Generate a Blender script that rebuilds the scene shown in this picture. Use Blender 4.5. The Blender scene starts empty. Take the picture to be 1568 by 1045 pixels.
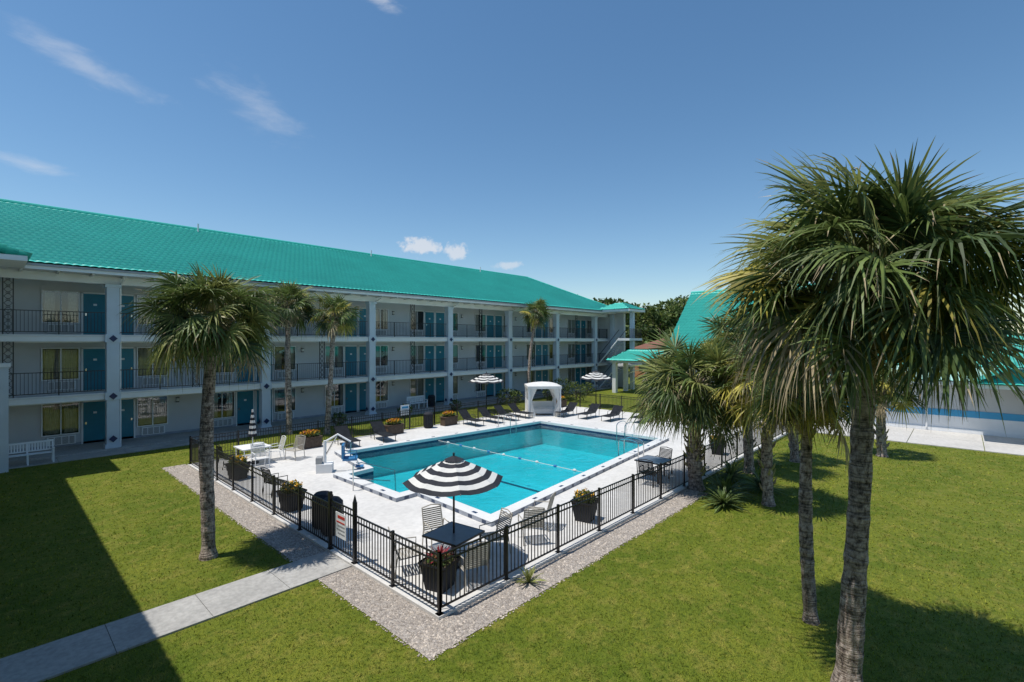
import bpy, math, random
import numpy as np
from mathutils import Vector, Matrix
from mathutils.geometry import tessellate_polygon
sc=bpy.context.scene
sc.view_settings.view_transform='Standard'; sc.view_settings.look='None'
sc.view_settings.exposure=0; sc.view_settings.gamma=1
rad=math.radians
SUN=Vector((0.29,-0.165,-1)).normalized()
# ---------------------------------------------------------------- materials
def newmat(name):
    m=bpy.data.materials.new(name); m.use_nodes=True
    nt=m.node_tree; nt.nodes.clear()
    out=nt.nodes.new('ShaderNodeOutputMaterial')
    return m,nt,out
def nd(nt,t,**kw):
    n=nt.nodes.new(t)
    for k,v in kw.items():
        if k in n.inputs: n.inputs[k].default_value=v
        else: setattr(n,k,v)
    return n
def mixcol(nt,fac,a,b,blend='MIX'):
    n=nt.nodes.new('ShaderNodeMix'); n.data_type='RGBA'; n.blend_type=blend
    for idx,v in ((0,fac),(6,a),(7,b)):
        if hasattr(v,'is_linked') or isinstance(v,bpy.types.NodeSocket): nt.links.new(v,n.inputs[idx])
        else: n.inputs[idx].default_value=v
    return n.outputs[2]
def c4(c,k=1): return (min(1,c[0]*k),min(1,c[1]*k),min(1,c[2]*k),1)
def mat(name,col,rough=.6,var=.12,vs=3.0,bump=0,bs=30,metal=0,spec=.4,trans=0,fine=0,island=0):
    m,nt,out=newmat(name)
    tc=nd(nt,'ShaderNodeTexCoord')
    n1=nd(nt,'ShaderNodeTexNoise',Scale=vs,Detail=2.0,Roughness=.6)
    nt.links.new(tc.outputs['Object'],n1.inputs['Vector'])
    mr=nd(nt,'ShaderNodeMapRange'); mr.inputs[1].default_value=.3; mr.inputs[2].default_value=.7
    nt.links.new(n1.outputs[0],mr.inputs[0])
    c=mixcol(nt,mr.outputs[0],c4(col,1-var),c4(col,1+var))
    if fine:
        n3=nd(nt,'ShaderNodeTexNoise',Scale=vs*14,Detail=4.0)
        nt.links.new(tc.outputs['Object'],n3.inputs['Vector'])
        m3=nd(nt,'ShaderNodeMapRange'); m3.inputs[1].default_value=.35; m3.inputs[2].default_value=.65
        m3.inputs[3].default_value=1-fine; m3.inputs[4].default_value=1+fine*.5
        nt.links.new(n3.outputs[0],m3.inputs[0])
        vm=nd(nt,'ShaderNodeVectorMath',operation='SCALE')
        nt.links.new(c,vm.inputs[0]); nt.links.new(m3.outputs[0],vm.inputs['Scale']); c=vm.outputs[0]
    if island:
        g=nd(nt,'ShaderNodeNewGeometry')
        m4=nd(nt,'ShaderNodeMapRange'); m4.inputs[3].default_value=1-island; m4.inputs[4].default_value=1+island
        nt.links.new(g.outputs['Random Per Island'],m4.inputs[0])
        vm=nd(nt,'ShaderNodeVectorMath',operation='SCALE')
        nt.links.new(c,vm.inputs[0]); nt.links.new(m4.outputs[0],vm.inputs['Scale']); c=vm.outputs[0]
    p=nd(nt,'ShaderNodeBsdfPrincipled',Roughness=rough,Metallic=metal)
    p.inputs['Specular IOR Level'].default_value=spec
    nt.links.new(c,p.inputs['Base Color'])
    if bump:
        n2=nd(nt,'ShaderNodeTexNoise',Scale=bs,Detail=3.0)
        nt.links.new(tc.outputs['Object'],n2.inputs['Vector'])
        b=nd(nt,'ShaderNodeBump',Strength=bump,Distance=.02)
        nt.links.new(n2.outputs[0],b.inputs['Height']); nt.links.new(b.outputs[0],p.inputs['Normal'])
    sh=p.outputs[0]
    if trans:
        t=nd(nt,'ShaderNodeBsdfTranslucent'); nt.links.new(c,t.inputs[0])
        mx=nd(nt,'ShaderNodeMixShader'); mx.inputs[0].default_value=trans
        nt.links.new(sh,mx.inputs[1]); nt.links.new(t.outputs[0],mx.inputs[2]); sh=mx.outputs[0]
    nt.links.new(sh,out.inputs[0]); return m
M={}
M['wall']=mat('wall_paint',(.58,.595,.61),.8,.06,.6,.15,60)
M['owall']=mat('office_wall_paint',(.50,.52,.54),.8,.05,.6,.15,60)
M['white']=mat('white_paint',(.80,.81,.82),.55,.05,1.2,.05)
M['col']=mat('column_paint',(.57,.64,.71),.6,.06,1)
M['ceil']=mat('ceiling_paint',(.66,.67,.68),.8,.05,1)
M['door']=mat('teal_door_paint',(.015,.20,.29),.4,.08,2)
M['blue']=mat('navy_paint',(.015,.03,.10),.4,.1,2)
M['stripe']=mat('blue_stripe_paint',(.06,.33,.58),.5,.05,2)
M['iron']=mat('black_iron',(.012,.012,.014),.35,.2,5,spec=.5)
M['steel']=mat('stainless_steel',(.6,.6,.6),.2,.05,5,metal=1)
M['curtain']=mat('curtain_cloth',(.60,.58,.52),.9,.15,6)
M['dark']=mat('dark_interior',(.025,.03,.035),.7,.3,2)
M['grille']=mat('grille_grey',(.35,.36,.37),.5,.1,4)
M['deck']=mat('pool_deck_concrete',(.64,.625,.60),.75,.07,.5,.2,80,fine=.09)
M['coping']=mat('pool_coping',(.70,.70,.69),.5,.05,1,fine=.05)
M['basin']=mat('pool_plaster',(.68,.72,.72),.6,.12,.35)
M['tile']=mat('navy_tile',(.03,.055,.12),.2,.2,6)
M['greyt']=mat('grey_riser',(.33,.36,.42),.5,.15,3)
M['conc']=mat('sidewalk_concrete',(.40,.39,.37),.85,.14,.9,.3,70,fine=.16)
M['lot']=mat('office_lot_concrete',(.54,.52,.49),.85,.09,.5,.3,50,fine=.10)
M['gravel_s']=mat('gravel_stone',(.40,.35,.30),.9,.3,9,island=.45)
M['black']=mat('black_fabric',(.02,.022,.03),.8,.2,5)
M['wfab']=mat('white_fabric',(.76,.75,.72),.85,.05,3,trans=.15)
M['sling']=mat('dark_sling',(.022,.025,.03),.9,.2,5,spec=.1)
M['slate']=mat('slate_table',(.14,.17,.22),.35,.1,4)
M['bronze']=mat('tan_frame',(.42,.39,.34),.5,.1,4)
M['wood']=mat('brown_wicker',(.10,.065,.045),.7,.3,12,.4,60)
M['soil']=mat('soil',(.05,.035,.025),.95,.3,8)
M['yel']=mat('yellow_flower',(.75,.40,.02),.6,.2,10,trans=.2,island=.3)
M['red']=mat('red_leaf',(.28,.03,.04),.5,.3,10,trans=.2,island=.4)
M['redsign']=mat('red_sign_paint',(.55,.05,.04),.5,.1,4)
M['bluep']=mat('blue_plastic',(.05,.22,.45),.4,.1,4)
M['lg']=[mat('palm_leaf_green',(.135,.185,.05),.5,.35,2.0,trans=.28,island=.4,spec=.4),
         mat('palm_leaf_dark',(.07,.11,.035),.5,.35,2.0,trans=.28,island=.4,spec=.4),
         mat('palm_leaf_olive',(.25,.27,.08),.5,.3,2.0,trans=.3,island=.4,spec=.3),
         mat('palm_leaf_yellow',(.44,.38,.07),.5,.3,2.0,trans=.3,island=.4),
         mat('palm_leaf_dry',(.40,.32,.19),.8,.3,2.0,trans=.2,island=.4)]
M['pet']=mat('palm_petiole',(.26,.25,.10),.5,.25,3)
M['leafA']=mat('foliage_mid',(.085,.13,.03),.6,.35,1.0,trans=.3,island=.4)
M['leafB']=mat('foliage_dark',(.045,.08,.022),.7,.35,1.0,trans=.25,island=.4)
M['leafC']=mat('foliage_light',(.17,.21,.05),.6,.3,1.0,trans=.3,island=.35)
M['bark']=mat('bark_brown',(.12,.09,.07),.9,.3,6,.6,20)
M['terr']=mat('terracotta_wall',(.45,.20,.10),.8,.1,.4)
M['rroof']=mat('brown_roof',(.20,.09,.06),.8,.15,.6)
def trunk_mat():
    m,nt,out=newmat('palm_trunk_bark')
    tc=nd(nt,'ShaderNodeTexCoord')
    mp=nd(nt,'ShaderNodeMapping'); mp.inputs['Scale'].default_value=(1,1,.6)
    nt.links.new(tc.outputs['Object'],mp.inputs[0])
    n=nd(nt,'ShaderNodeTexNoise',Scale=14.0,Detail=8.0,Roughness=.75); nt.links.new(mp.outputs[0],n.inputs['Vector'])
    r=nd(nt,'ShaderNodeValToRGB'); nt.links.new(n.outputs[0],r.inputs[0])
    e=r.color_ramp.elements; e[0].position=.38; e[0].color=(.07,.05,.042,1); e[1].position=.62; e[1].color=(.62,.52,.45,1)
    k=e.new(.48); k.color=(.33,.26,.215,1)
    mp2=nd(nt,'ShaderNodeMapping'); mp2.inputs['Scale'].default_value=(.8,.8,9)
    nt.links.new(tc.outputs['Object'],mp2.inputs[0])
    n2=nd(nt,'ShaderNodeTexNoise',Scale=3.0,Detail=6.0,Distortion=1.2); nt.links.new(mp2.outputs[0],n2.inputs['Vector'])
    mr=nd(nt,'ShaderNodeMapRange'); mr.inputs[1].default_value=.38; mr.inputs[2].default_value=.52
    mr.inputs[3].default_value=.45; mr.inputs[4].default_value=1.1; nt.links.new(n2.outputs[0],mr.inputs[0])
    vm=nd(nt,'ShaderNodeVectorMath',operation='SCALE'); nt.links.new(r.outputs[0],vm.inputs[0]); nt.links.new(mr.outputs[0],vm.inputs['Scale'])
    p=nd(nt,'ShaderNodeBsdfPrincipled',Roughness=.9); nt.links.new(vm.outputs[0],p.inputs['Base Color'])
    ad=nd(nt,'ShaderNodeMath',operation='ADD'); nt.links.new(n.outputs[0],ad.inputs[0]); nt.links.new(n2.outputs[0],ad.inputs[1])
    b=nd(nt,'ShaderNodeBump',Strength=1.0,Distance=.06); nt.links.new(ad.outputs[0],b.inputs['Height']); nt.links.new(b.outputs[0],p.inputs['Normal'])
    nt.links.new(p.outputs[0],out.inputs[0]); return m
M['trunk']=trunk_mat()
M['roof']=mat('teal_roof_tile',(.06,.54,.445),.45,.07,.35,spec=.4,fine=.06)
M['roof_sheen']=mat('teal_roof_painted_sheen',(.30,.60,.53),.4,.10,.5,spec=.5,fine=.05)  # paler teal: reflection off the lower office pitch put into the base colour
def grass_mat(name,blade):
    m,nt,out=newmat(name)
    g=nd(nt,'ShaderNodeNewGeometry')
    def noise(s,d=3,lo=.35,hi=.65):
        n=nd(nt,'ShaderNodeTexNoise',Scale=s,Detail=float(d),Roughness=.65); nt.links.new(g.outputs['Position'],n.inputs['Vector'])
        r=nd(nt,'ShaderNodeMapRange'); r.inputs[1].default_value=lo; r.inputs[2].default_value=hi
        nt.links.new(n.outputs[0],r.inputs[0]); return r.outputs[0]
    c=mixcol(nt,noise(.4),(.13,.18,.014,1),(.245,.262,.030,1))
    c=mixcol(nt,noise(2.4,4,.48,.70),c,(.33,.295,.06,1))
    c=mixcol(nt,noise(10,2,.48,.75),c,(.065,.105,.010,1))
    if not blade: c=mixcol(nt,noise(60,2,.4,.7),c,(.06,.09,.010,1))
    p=nd(nt,'ShaderNodeBsdfPrincipled',Roughness=.7); p.inputs['Specular IOR Level'].default_value=.15
    if blade:
        mr=nd(nt,'ShaderNodeMapRange'); mr.inputs[3].default_value=.5; mr.inputs[4].default_value=1.65
        nt.links.new(g.outputs['Random Per Island'],mr.inputs[0])
        vm=nd(nt,'ShaderNodeVectorMath',operation='SCALE'); nt.links.new(c,vm.inputs[0]); nt.links.new(mr.outputs[0],vm.inputs['Scale']); c=vm.outputs[0]
        nt.links.new(c,p.inputs['Base Color'])
        t=nd(nt,'ShaderNodeBsdfTranslucent'); nt.links.new(c,t.inputs[0])
        mx=nd(nt,'ShaderNodeMixShader'); mx.inputs[0].default_value=.3
        nt.links.new(p.outputs[0],mx.inputs[1]); nt.links.new(t.outputs[0],mx.inputs[2]); nt.links.new(mx.outputs[0],out.inputs[0])
    else:
        nt.links.new(c,p.inputs['Base Color'])
        n=nd(nt,'ShaderNodeTexNoise',Scale=45.0,Detail=3.0); nt.links.new(g.outputs['Position'],n.inputs['Vector'])
        b=nd(nt,'ShaderNodeBump',Strength=.8,Distance=.05); nt.links.new(n.outputs[0],b.inputs['Height']); nt.links.new(b.outputs[0],p.inputs['Normal'])
        nt.links.new(p.outputs[0],out.inputs[0])
    return m
M['grass']=grass_mat('grass_ground',False); M['blade']=grass_mat('grass_blade',True)
def gravel_mat():
    m,nt,out=newmat('gravel_bed'); g=nd(nt,'ShaderNodeNewGeometry')
    v=nd(nt,'ShaderNodeTexVoronoi',Scale=28.0); nt.links.new(g.outputs['Position'],v.inputs['Vector'])
    r=nd(nt,'ShaderNodeValToRGB'); nt.links.new(v.outputs['Color'],r.inputs[0])
    e=r.color_ramp.elements; e[0].color=(.20,.17,.15,1); e[1].color=(.52,.47,.42,1)
    p=nd(nt,'ShaderNodeBsdfPrincipled',Roughness=.9); nt.links.new(r.outputs[0],p.inputs['Base Color'])
    b=nd(nt,'ShaderNodeBump',Strength=1.0,Distance=.03); b.invert=True
    nt.links.new(v.outputs['Distance'],b.inputs['Height']); nt.links.new(b.outputs[0],p.inputs['Normal'])
    nt.links.new(p.outputs[0],out.inputs[0]); return m
M['gravel']=gravel_mat()
def water_mat():
    m,nt,out=newmat('pool_water'); g=nd(nt,'ShaderNodeNewGeometry')
    t=nd(nt,'ShaderNodeBsdfTransparent'); t.inputs[0].default_value=(.14,.73,.81,1)
    gl=nd(nt,'ShaderNodeBsdfGlossy',Roughness=.03)
    n=nd(nt,'ShaderNodeTexNoise',Scale=2.2,Detail=4.0,Distortion=.5); nt.links.new(g.outputs['Position'],n.inputs['Vector'])
    b=nd(nt,'ShaderNodeBump',Strength=.4,Distance=.1); nt.links.new(n.outputs[0],b.inputs['Height'])
    nt.links.new(b.outputs[0],gl.inputs['Normal'])
    f=nd(nt,'ShaderNodeFresnel',IOR=1.33); nt.links.new(b.outputs[0],f.inputs['Normal'])
    mx=nd(nt,'ShaderNodeMixShader'); nt.links.new(f.outputs[0],mx.inputs[0]); nt.links.new(t.outputs[0],mx.inputs[1]); nt.links.new(gl.outputs[0],mx.inputs[2])
    nt.links.new(mx.outputs[0],out.inputs[0]); return m
M['water']=water_mat()
def glass_mat():
    m,nt,out=newmat('window_glass')
    t=nd(nt,'ShaderNodeBsdfTransparent'); t.inputs[0].default_value=(.8,.85,.85,1)
    gl=nd(nt,'ShaderNodeBsdfGlossy',Roughness=.02)
    f=nd(nt,'ShaderNodeFresnel',IOR=2.2)
    mx=nd(nt,'ShaderNodeMixShader'); nt.links.new(f.outputs[0],mx.inputs[0]); nt.links.new(t.outputs[0],mx.inputs[1]); nt.links.new(gl.outputs[0],mx.inputs[2])
    nt.links.new(mx.outputs[0],out.inputs[0]); return m
M['glass']=glass_mat()
# ---------------------------------------------------------------- mesh builder
def link(o,parent=None):
    sc.collection.objects.link(o)
    if parent: o.parent=parent
    return o
def empty(name,loc=(0,0,0),rot=0):
    o=bpy.data.objects.new(name,None); o.location=loc; o.rotation_euler=(0,0,rot); return link(o)
class MB:
    def __init__(s): s.v=[];s.f=[];s.m=[];s.mats=[]
    def mi(s,m):
        if m not in s.mats: s.mats.append(m)
        return s.mats.index(m)
    def face(s,pts,m):
        i=len(s.v); s.v+= [tuple(p) for p in pts]; s.f.append(tuple(range(i,i+len(pts)))); s.m.append(s.mi(m))
    def box(s,x0,y0,z0,x1,y1,z1,m,T=None):
        i=len(s.v)
        P=[(x0,y0,z0),(x1,y0,z0),(x1,y1,z0),(x0,y1,z0),(x0,y0,z1),(x1,y0,z1),(x1,y1,z1),(x0,y1,z1)]
        if T is not None: P=[tuple(T@Vector(p)) for p in P]
        s.v+=P; k=s.mi(m)
        for f in ((0,3,2,1),(4,5,6,7),(0,1,5,4),(1,2,6,5),(2,3,7,6),(3,0,4,7)):
            s.f.append(tuple(i+j for j in f)); s.m.append(k)
    def tube(s,pts,r,m,n=6,caps=True):
        pts=[Vector(p) for p in pts]; rs=r if isinstance(r,(list,tuple)) else [r]*len(pts)
        i0=len(s.v); k=s.mi(m); prev=None
        for j,p in enumerate(pts):
            d=(pts[min(j+1,len(pts)-1)]-pts[max(j-1,0)]).normalized()
            if prev is None:
                a=Vector((0,0,1)) if abs(d.z)<.9 else Vector((1,0,0))
                x=d.cross(a).normalized()
            else:
                x=(prev-d*prev.dot(d)).normalized()
            prev=x; y=d.cross(x)
            for q in range(n):
                t=2*math.pi*q/n; s.v.append(tuple(p+(x*math.cos(t)+y*math.sin(t))*rs[j]))
        for j in range(len(pts)-1):
            for q in range(n):
                a=i0+j*n+q; b=i0+j*n+(q+1)%n
                s.f.append((a,b,b+n,a+n)); s.m.append(k)
        if caps:
            s.f.append(tuple(i0+q for q in range(n))[::-1]); s.m.append(k)
            e=i0+(len(pts)-1)*n; s.f.append(tuple(e+q for q in range(n))); s.m.append(k)
    def lathe(s,prof,c,m,n=16):
        i0=len(s.v);k=s.mi(m)
        for (r,z) in prof:
            for q in range(n):
                t=2*math.pi*q/n; s.v.append((c[0]+r*math.cos(t),c[1]+r*math.sin(t),c[2]+z))
        for j in range(len(prof)-1):
            for q in range(n):
                a=i0+j*n+q;b=i0+j*n+(q+1)%n
                s.f.append((a,b,b+n,a+n)); s.m.append(k)
    def mesh(s,name,smooth=False):
        me=bpy.data.meshes.new(name); me.from_pydata(s.v,[],s.f)
        for m in s.mats: me.materials.append(m)
        me.polygons.foreach_set('material_index',s.m)
        if smooth: me.polygons.foreach_set('use_smooth',[True]*len(s.f))
        me.update(); return me
    def obj(s,name,parent=None,loc=(0,0,0),rot=0,smooth=False):
        o=bpy.data.objects.new(name,s.mesh(name,smooth)); o.location=loc; o.rotation_euler=(0,0,rot); return link(o,parent)
def inst(me,name,loc,rot=0,scale=1):
    o=bpy.data.objects.new(name,me); o.location=loc; o.rotation_euler=(0,0,rot); o.scale=(scale,)*3; return link(o)
def np_mesh(name,V,F,mats,mi=None):
    me=bpy.data.meshes.new(name); nv=len(V); nf=len(F); k=F.shape[1]
    me.vertices.add(nv); me.vertices.foreach_set('co',V.astype(np.float32).ravel())
    me.loops.add(nf*k); me.loops.foreach_set('vertex_index',F.astype(np.int32).ravel())
    me.polygons.add(nf); me.polygons.foreach_set('loop_start',np.arange(0,nf*k,k,dtype=np.int32))
    me.polygons.foreach_set('loop_total',np.full(nf,k,dtype=np.int32))
    for m in mats: me.materials.append(m)
    if mi is not None: me.polygons.foreach_set('material_index',mi.astype(np.int32))
    me.update(calc_edges=True); me.validate(); return me
# ---------------------------------------------------------------- tiled roofs
def roof_plane(name,parent,W,depth,rise,hipL,hipR,loc,rotz,m,dx=.1,tile=.3,row=.38,amp=.03):
    sl=math.hypot(depth,rise); nr=max(1,round(sl/row)); ds=sl/nr
    cy,cz=depth/sl,rise/sl
    nx=int(W/dx)+1; xs=np.linspace(0,W,nx)
    rows=[]
    for k in range(nr):
        prof=amp*np.abs(np.sin(math.pi*xs/tile+(k%2)*math.pi/2))
        for s_,h in ((k*ds,.06),((k+1)*ds-.001,.0)):
            hh=prof+h; y=s_*cy-hh*cz; z=s_*cz+hh*cy
            rows.append(np.stack([xs,y,z],1))
    V=np.concatenate(rows); R_=len(rows)
    i=np.arange(R_-1)[:,None]*nx+np.arange(nx-1)[None,:]
    F=np.stack([i,i+1,i+nx+1,i+nx],-1).reshape(-1,4)
    c=V[F].mean(1); keep=np.ones(len(F),bool)
    if hipL: keep&=c[:,0]>c[:,1]*hipL
    if hipR: keep&=c[:,0]<W-c[:,1]*hipR
    F=F[keep]
    me=np_mesh(name,V,F,[m]); o=bpy.data.objects.new(name,me); o.location=loc; o.rotation_euler=(0,0,rotz); return link(o,parent)
# ---------------------------------------------------------------- gallery building
def gallery(name,loc,rot,x0,x1,cols,hipL=0,hipR=0,depth=8.1,rise=4.05,dx=.1,extra=True):
    E=empty(name,loc,rot); B=13.9; yw=2.1
    w=MB(); w.box(x0,yw,0,x1-.0,B,8.44,M['wall']); w.box(x0,yw-.03,.1,x1,yw,.22,M['greyt']); w.obj('walls',E)
    s=MB()
    s.box(x0,-.35,-.2,x1,yw,.1,M['conc'])
    for F in (2.8,5.6):
        s.box(x0,-.1,F-.32,x1,yw,F,M['white']); s.box(x0,-.13,F-.09,x1,-.1,F+.0,M['ceil'])
        s.box(x0,0.12,F-.38,x1,.3,F-.32,M['ceil'])
    s.box(x0,-.06,8.06,x1,.3,8.43,M['white']); s.box(x0-.9,-1.0,8.44,x1+.9,B+.9,8.5,M['ceil'])
    s.box(x0-.9,-1.1,8.42,x1+.9,-1.0,8.64,M['white']); s.box(x0-.9,-1.16,8.56,x1+.9,-1.1,8.66,M['grille'])
    x=x0
    while x<x1:
        s.box(x,-.95,8.36,x+.09,-.07,8.438,M['ceil']); x+=1.18
    s.obj('floor_slabs',E)
    c=MB(); d=MB(); dr=MB(); wn=MB(); lt=MB()
    for cx in cols:
        c.box(cx-.24,-.17,.1,cx+.24,.30,8.06,M['col']); c.box(cx-.3,-.22,.1,cx+.3,.34,.28,M['col'])
        for F in (2.8,5.6):
            c.box(cx-.3,-.21,F-.36,cx+.3,.33,F+.02,M['col'])
        c.box(cx-.3,-.21,7.9,cx+.3,.33,8.05,M['col'])
        c.tube([(cx+.32,-.9,8.5),(cx+.32,-.75,8.3),(cx+.32,-.1,8.1),(cx+.32,.1,7.9),(cx+.32,.1,.1)],.04,M['white'],6)
        for z in (.55,2.62,5.42):
            d.face([(cx-.17,-.235,z),(cx,-.235,z-.17),(cx+.17,-.235,z),(cx,-.235,z+.17)],M['blue'])
            d.face([(cx-.315,.06-.14,z),(cx-.315,.06,z+.17),(cx-.315,.06+.14,z),(cx-.315,.06,z-.17)],M['blue'])
        for fi,F in enumerate((.1,2.8,5.6)):
            cc=cx+.15
            for sg in (-1,1):
                xa,xb=sorted((cc+sg*.1,cc+sg*1.02))
                if xb>x1 or xa<x0: continue
                dr.box(xa-.07,yw-.05,F,xa,yw,F+2.16,M['white']); dr.box(xb,yw-.05,F,xb+.07,yw,F+2.16,M['white'])
                dr.box(xa-.07,yw-.05,F+2.1,xb+.07,yw-.001,F+2.18,M['white'])
                dr.box(xa,yw-.03,F+.01,xb,yw,F+2.1,M['door'])
                for (p,q) in ((.15,.9),(1.1,1.9)):
                    dr.box(xa+.15,yw-.04,F+p,xb-.15,yw-.03,F+q,M['door'])
                hx=xa+.1 if sg<0 else xb-.1
                dr.box(hx-.03,yw-.09,F+.98,hx+.03,yw-.03,F+1.1,M['steel'])
                dr.box((xa+xb)/2-.07,yw-.05,F+1.5,(xa+xb)/2+.07,yw-.042,F+1.6,M['white'])
                xa,xb=sorted((cc+sg*1.2,cc+sg*2.5))
                if xb>x1 or xa<x0: continue
                z0,z1=F+.62,F+2.12
                wn.box(xa,yw-.012,z0,xb,yw,z1,M['dark'])
                op=[.30,.5,.12,.42][(int(cx*3)+fi*2+sg)%4]
                if fi==2: op=[.0,.42,.15,.3][(int(cx)+sg)%4]
                wd=(xb-xa)*op
                for (p,q) in ((xa+.05,xa+.05+wd),(xb-.05-wd*.9,xb-.05)):
                    if q-p<.05: continue
                    n=max(4,int((q-p)/.06))
                    for k in range(n):
                        u0=p+(q-p)*k/n;u1=p+(q-p)*(k+1)/n; um=(u0+u1)/2
                        wn.face([(u0,yw-.02,z0+.05),(um,yw-.045,z0+.05),(um,yw-.045,z1-.05),(u0,yw-.02,z1-.05)],M['curtain'])
                        wn.face([(um,yw-.045,z0+.05),(u1,yw-.02,z0+.05),(u1,yw-.02,z1-.05),(um,yw-.045,z1-.05)],M['curtain'])
                wn.face([(xa,yw-.055,z0),(xb,yw-.055,z0),(xb,yw-.055,z1),(xa,yw-.055,z1)],M['glass'])
                f=.05
                wn.box(xa-f,yw-.08,z0-f,xa,yw-.001,z1+f,M['white']); wn.box(xb,yw-.08,z0-f,xb+f,yw-.001,z1+f,M['white'])
                wn.box(xa,yw-.08,z1,xb,yw-.001,z1+f,M['white']); wn.box(xa,yw-.08,z0-f,xb,yw-.001,z0,M['white'])
                wn.box((xa+xb)/2-.025,yw-.075,z0,(xa+xb)/2+.025,yw-.056,z1,M['white'])
                ax,bx=xa+.15,xb-.1
                wn.box(ax,yw-.12,F+.1,bx,yw-.001,F+.52,M['white'])
                for k in range(7):
                    wn.box(ax+.06,yw-.13,F+.15+k*.05,bx-.06,yw-.12,F+.172+k*.05,M['dark'])
                for k in range(3):
                    xx=ax+(bx-ax)*(k+1)/4; wn.box(xx-.02,yw-.135,F+.12,xx+.02,yw-.121,F+.5,M['white'])
            lx=cc+3.0
            if lx<x1:
                lt.box(lx-.07,yw-.12,F+1.75,lx+.07,yw,F+1.8,M['iron']); lt.box(lx-.05,yw-.11,F+1.8,lx+.05,yw-.01,F+1.98,M['wfab']); lt.box(lx-.08,yw-.13,F+1.98,lx+.08,yw,F+2.02,M['iron'])
    c.obj('columns',E); d.obj('diamond_ornaments',E); dr.obj('doors',E); wn.obj('windows',E); lt.obj('wall_lamps',E)
    r=MB(); ends=sorted([x0]+[q for q in cols if x0<q<x1]+[x1])
    for F in (2.8,5.6):
        for a,b in zip(ends[:-1],ends[1:]):
            a+=.3; b-=.3
            if b-a<.5: continue
            for z in (F+.1,F+1.05): r.box(a,.0,z,b,.04,z+.035,M['iron'])
            n=int((b-a)/.125)
            for k in range(1,n):
                x=a+(b-a)*k/n; r.box(x-.009,.011,F+.13,x+.009,.029,F+1.05,M['iron'])
            for x in (a+(b-a)*.25,a+(b-a)*.75): r.box(x-.02,-.002,F,x+.02,.042,F+1.05,M['iron'])
    for cx in cols:
        mx=cx-3.55
        if mx<x0+.3: continue
        for F in (2.8,5.6):
            for q in (-.16,.16): r.box(mx+q-.02,.05,F,mx+q+.02,.09,F+2.46,M['iron'])
            for k in range(8):
                z=F+.16+k*.3
                r.tube([(mx-.13,.07,z),(mx,.07,z+.14),(mx+.13,.07,z),(mx,.07,z-.14),(mx-.13,.07,z)],.012,M['iron'],4,False)
                r.tube([(mx+.07*math.cos(t*math.pi/3),.07,z+.15+.05*math.sin(t*math.pi/3)) for t in range(7)],.01,M['iron'],4,False)
    r.obj('railings',E)
    W=x1-x0+1.9; X=x0-.95
    roof_plane('roof_front',E,W,depth,rise,hipL,hipR,(X,-1.12,8.66),0,M['roof'],dx)
    roof_plane('roof_back',E,W,depth,rise,hipR,hipL,(X+W,-1.12+2*depth,8.66),math.pi,M['roof'],.3)
    if hipR: roof_plane('roof_hip_end',E,2*depth,depth/hipR if hipR else depth,rise,1*1.0*hipR,1.0*hipR,(X+W,-1.12,8.66),math.pi/2,M['roof'],.15)
    rg=MB(); rz=8.66+rise+.04
    rg.tube([(X+(depth*hipL),-1.12+depth,rz),(X+W-depth*hipR,-1.12+depth,rz)],.12,M['roof'],8)
    if hipR:
        rg.tube([(X+W-depth*hipR,-1.12+depth,rz),(X+W,-1.12,8.70)],.11,M['roof'],8)
        rg.tube([(X+W-depth*hipR,-1.12+depth,rz),(X+W,-1.12+2*depth,8.70)],.11,M['roof'],8)
    for k in range(4):
        xx=X+W*(.15+.2*k); rg.tube([(xx,-1.12+depth-.4,rz-.4),(xx,-1.12+depth-.4,rz+.3)],.05,M['white'],8)
    rg.obj('roof_ridge',E)
    return E
cols=[4.2+7.1*k for k in range(-2,7)]
gallery('hotel_building',(0,30.5,0),0,-12.0,50.3,cols,0,1.0,dx=.06)
gallery('hotel_wing_building',(-1.6,0,0),math.pi/2,-16,26.6,[-12+7.1*k for k in range(0,6)],1.0,0)
# corner connecting roof + post
E=empty('corner_stair_building')
b=MB(); b.box(.2,28.3,0,.62,28.75,4.25,M['col']); b.box(.14,28.24,4.25,.68,28.81,4.4,M['white'])
b.box(-3,26.8,8.42,1.1,29.3,8.62,M['white']); b.box(-3,28.4,5.3,.1,30.3,5.58,M['white']); b.box(-3,28.4,2.5,.1,30.3,2.78,M['white']); b.obj('structure',E)
roof_plane('roof',E,6,3,1.5,1,1,(1.2,26.6,8.64),math.pi/2,M['roof'],.1)
# stair tower at the far end
E=empty('stair_tower')
b=MB()
for (x,y) in ((48.2,26.6),(49.4,29.8)): b.box(x-.2,y-.2,0,x+.2,y+.2,8.5,M['col'])
b.box(46.5,26,8.5,50,30.3,8.75,M['white'])
for F in (2.8,5.6):
    b.box(46.9,26.2,F-.25,49.7,27.6,F,M['white'])
    b.box(46.9,26.2,F+1,49.7,26.24,F+1.04,M['iron'])
    for k in range(22): b.box(46.95+k*.125,26.21,F,46.97+k*.125,26.23,F+1,M['iron'])
    for k in range(14):
        y=30.1-k*.18; b.box(47.2,y-.26,F-2.8+k*.2,48.6,y,F-2.8+k*.2+.05,M['grille'])
    for xx in (47.15,48.62):
        b.tube([(xx,30.1,F-2.75),(xx,27.6,F+.0)],.07,M['white'],6); b.tube([(xx,30.1,F-1.8),(xx,27.6,F+.95)],.03,M['iron'],6)
b.obj('structure',E)
b=MB(); b.box(49.5,28.4,0,49.9,43.5,8.46,M['wall']); b.obj('end_wall',E)
roof_plane('roof_west',E,4.4,1.75,.8,1,1,(46.4,30.3,8.75),-math.pi/2,M['roof'],.1)
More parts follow.
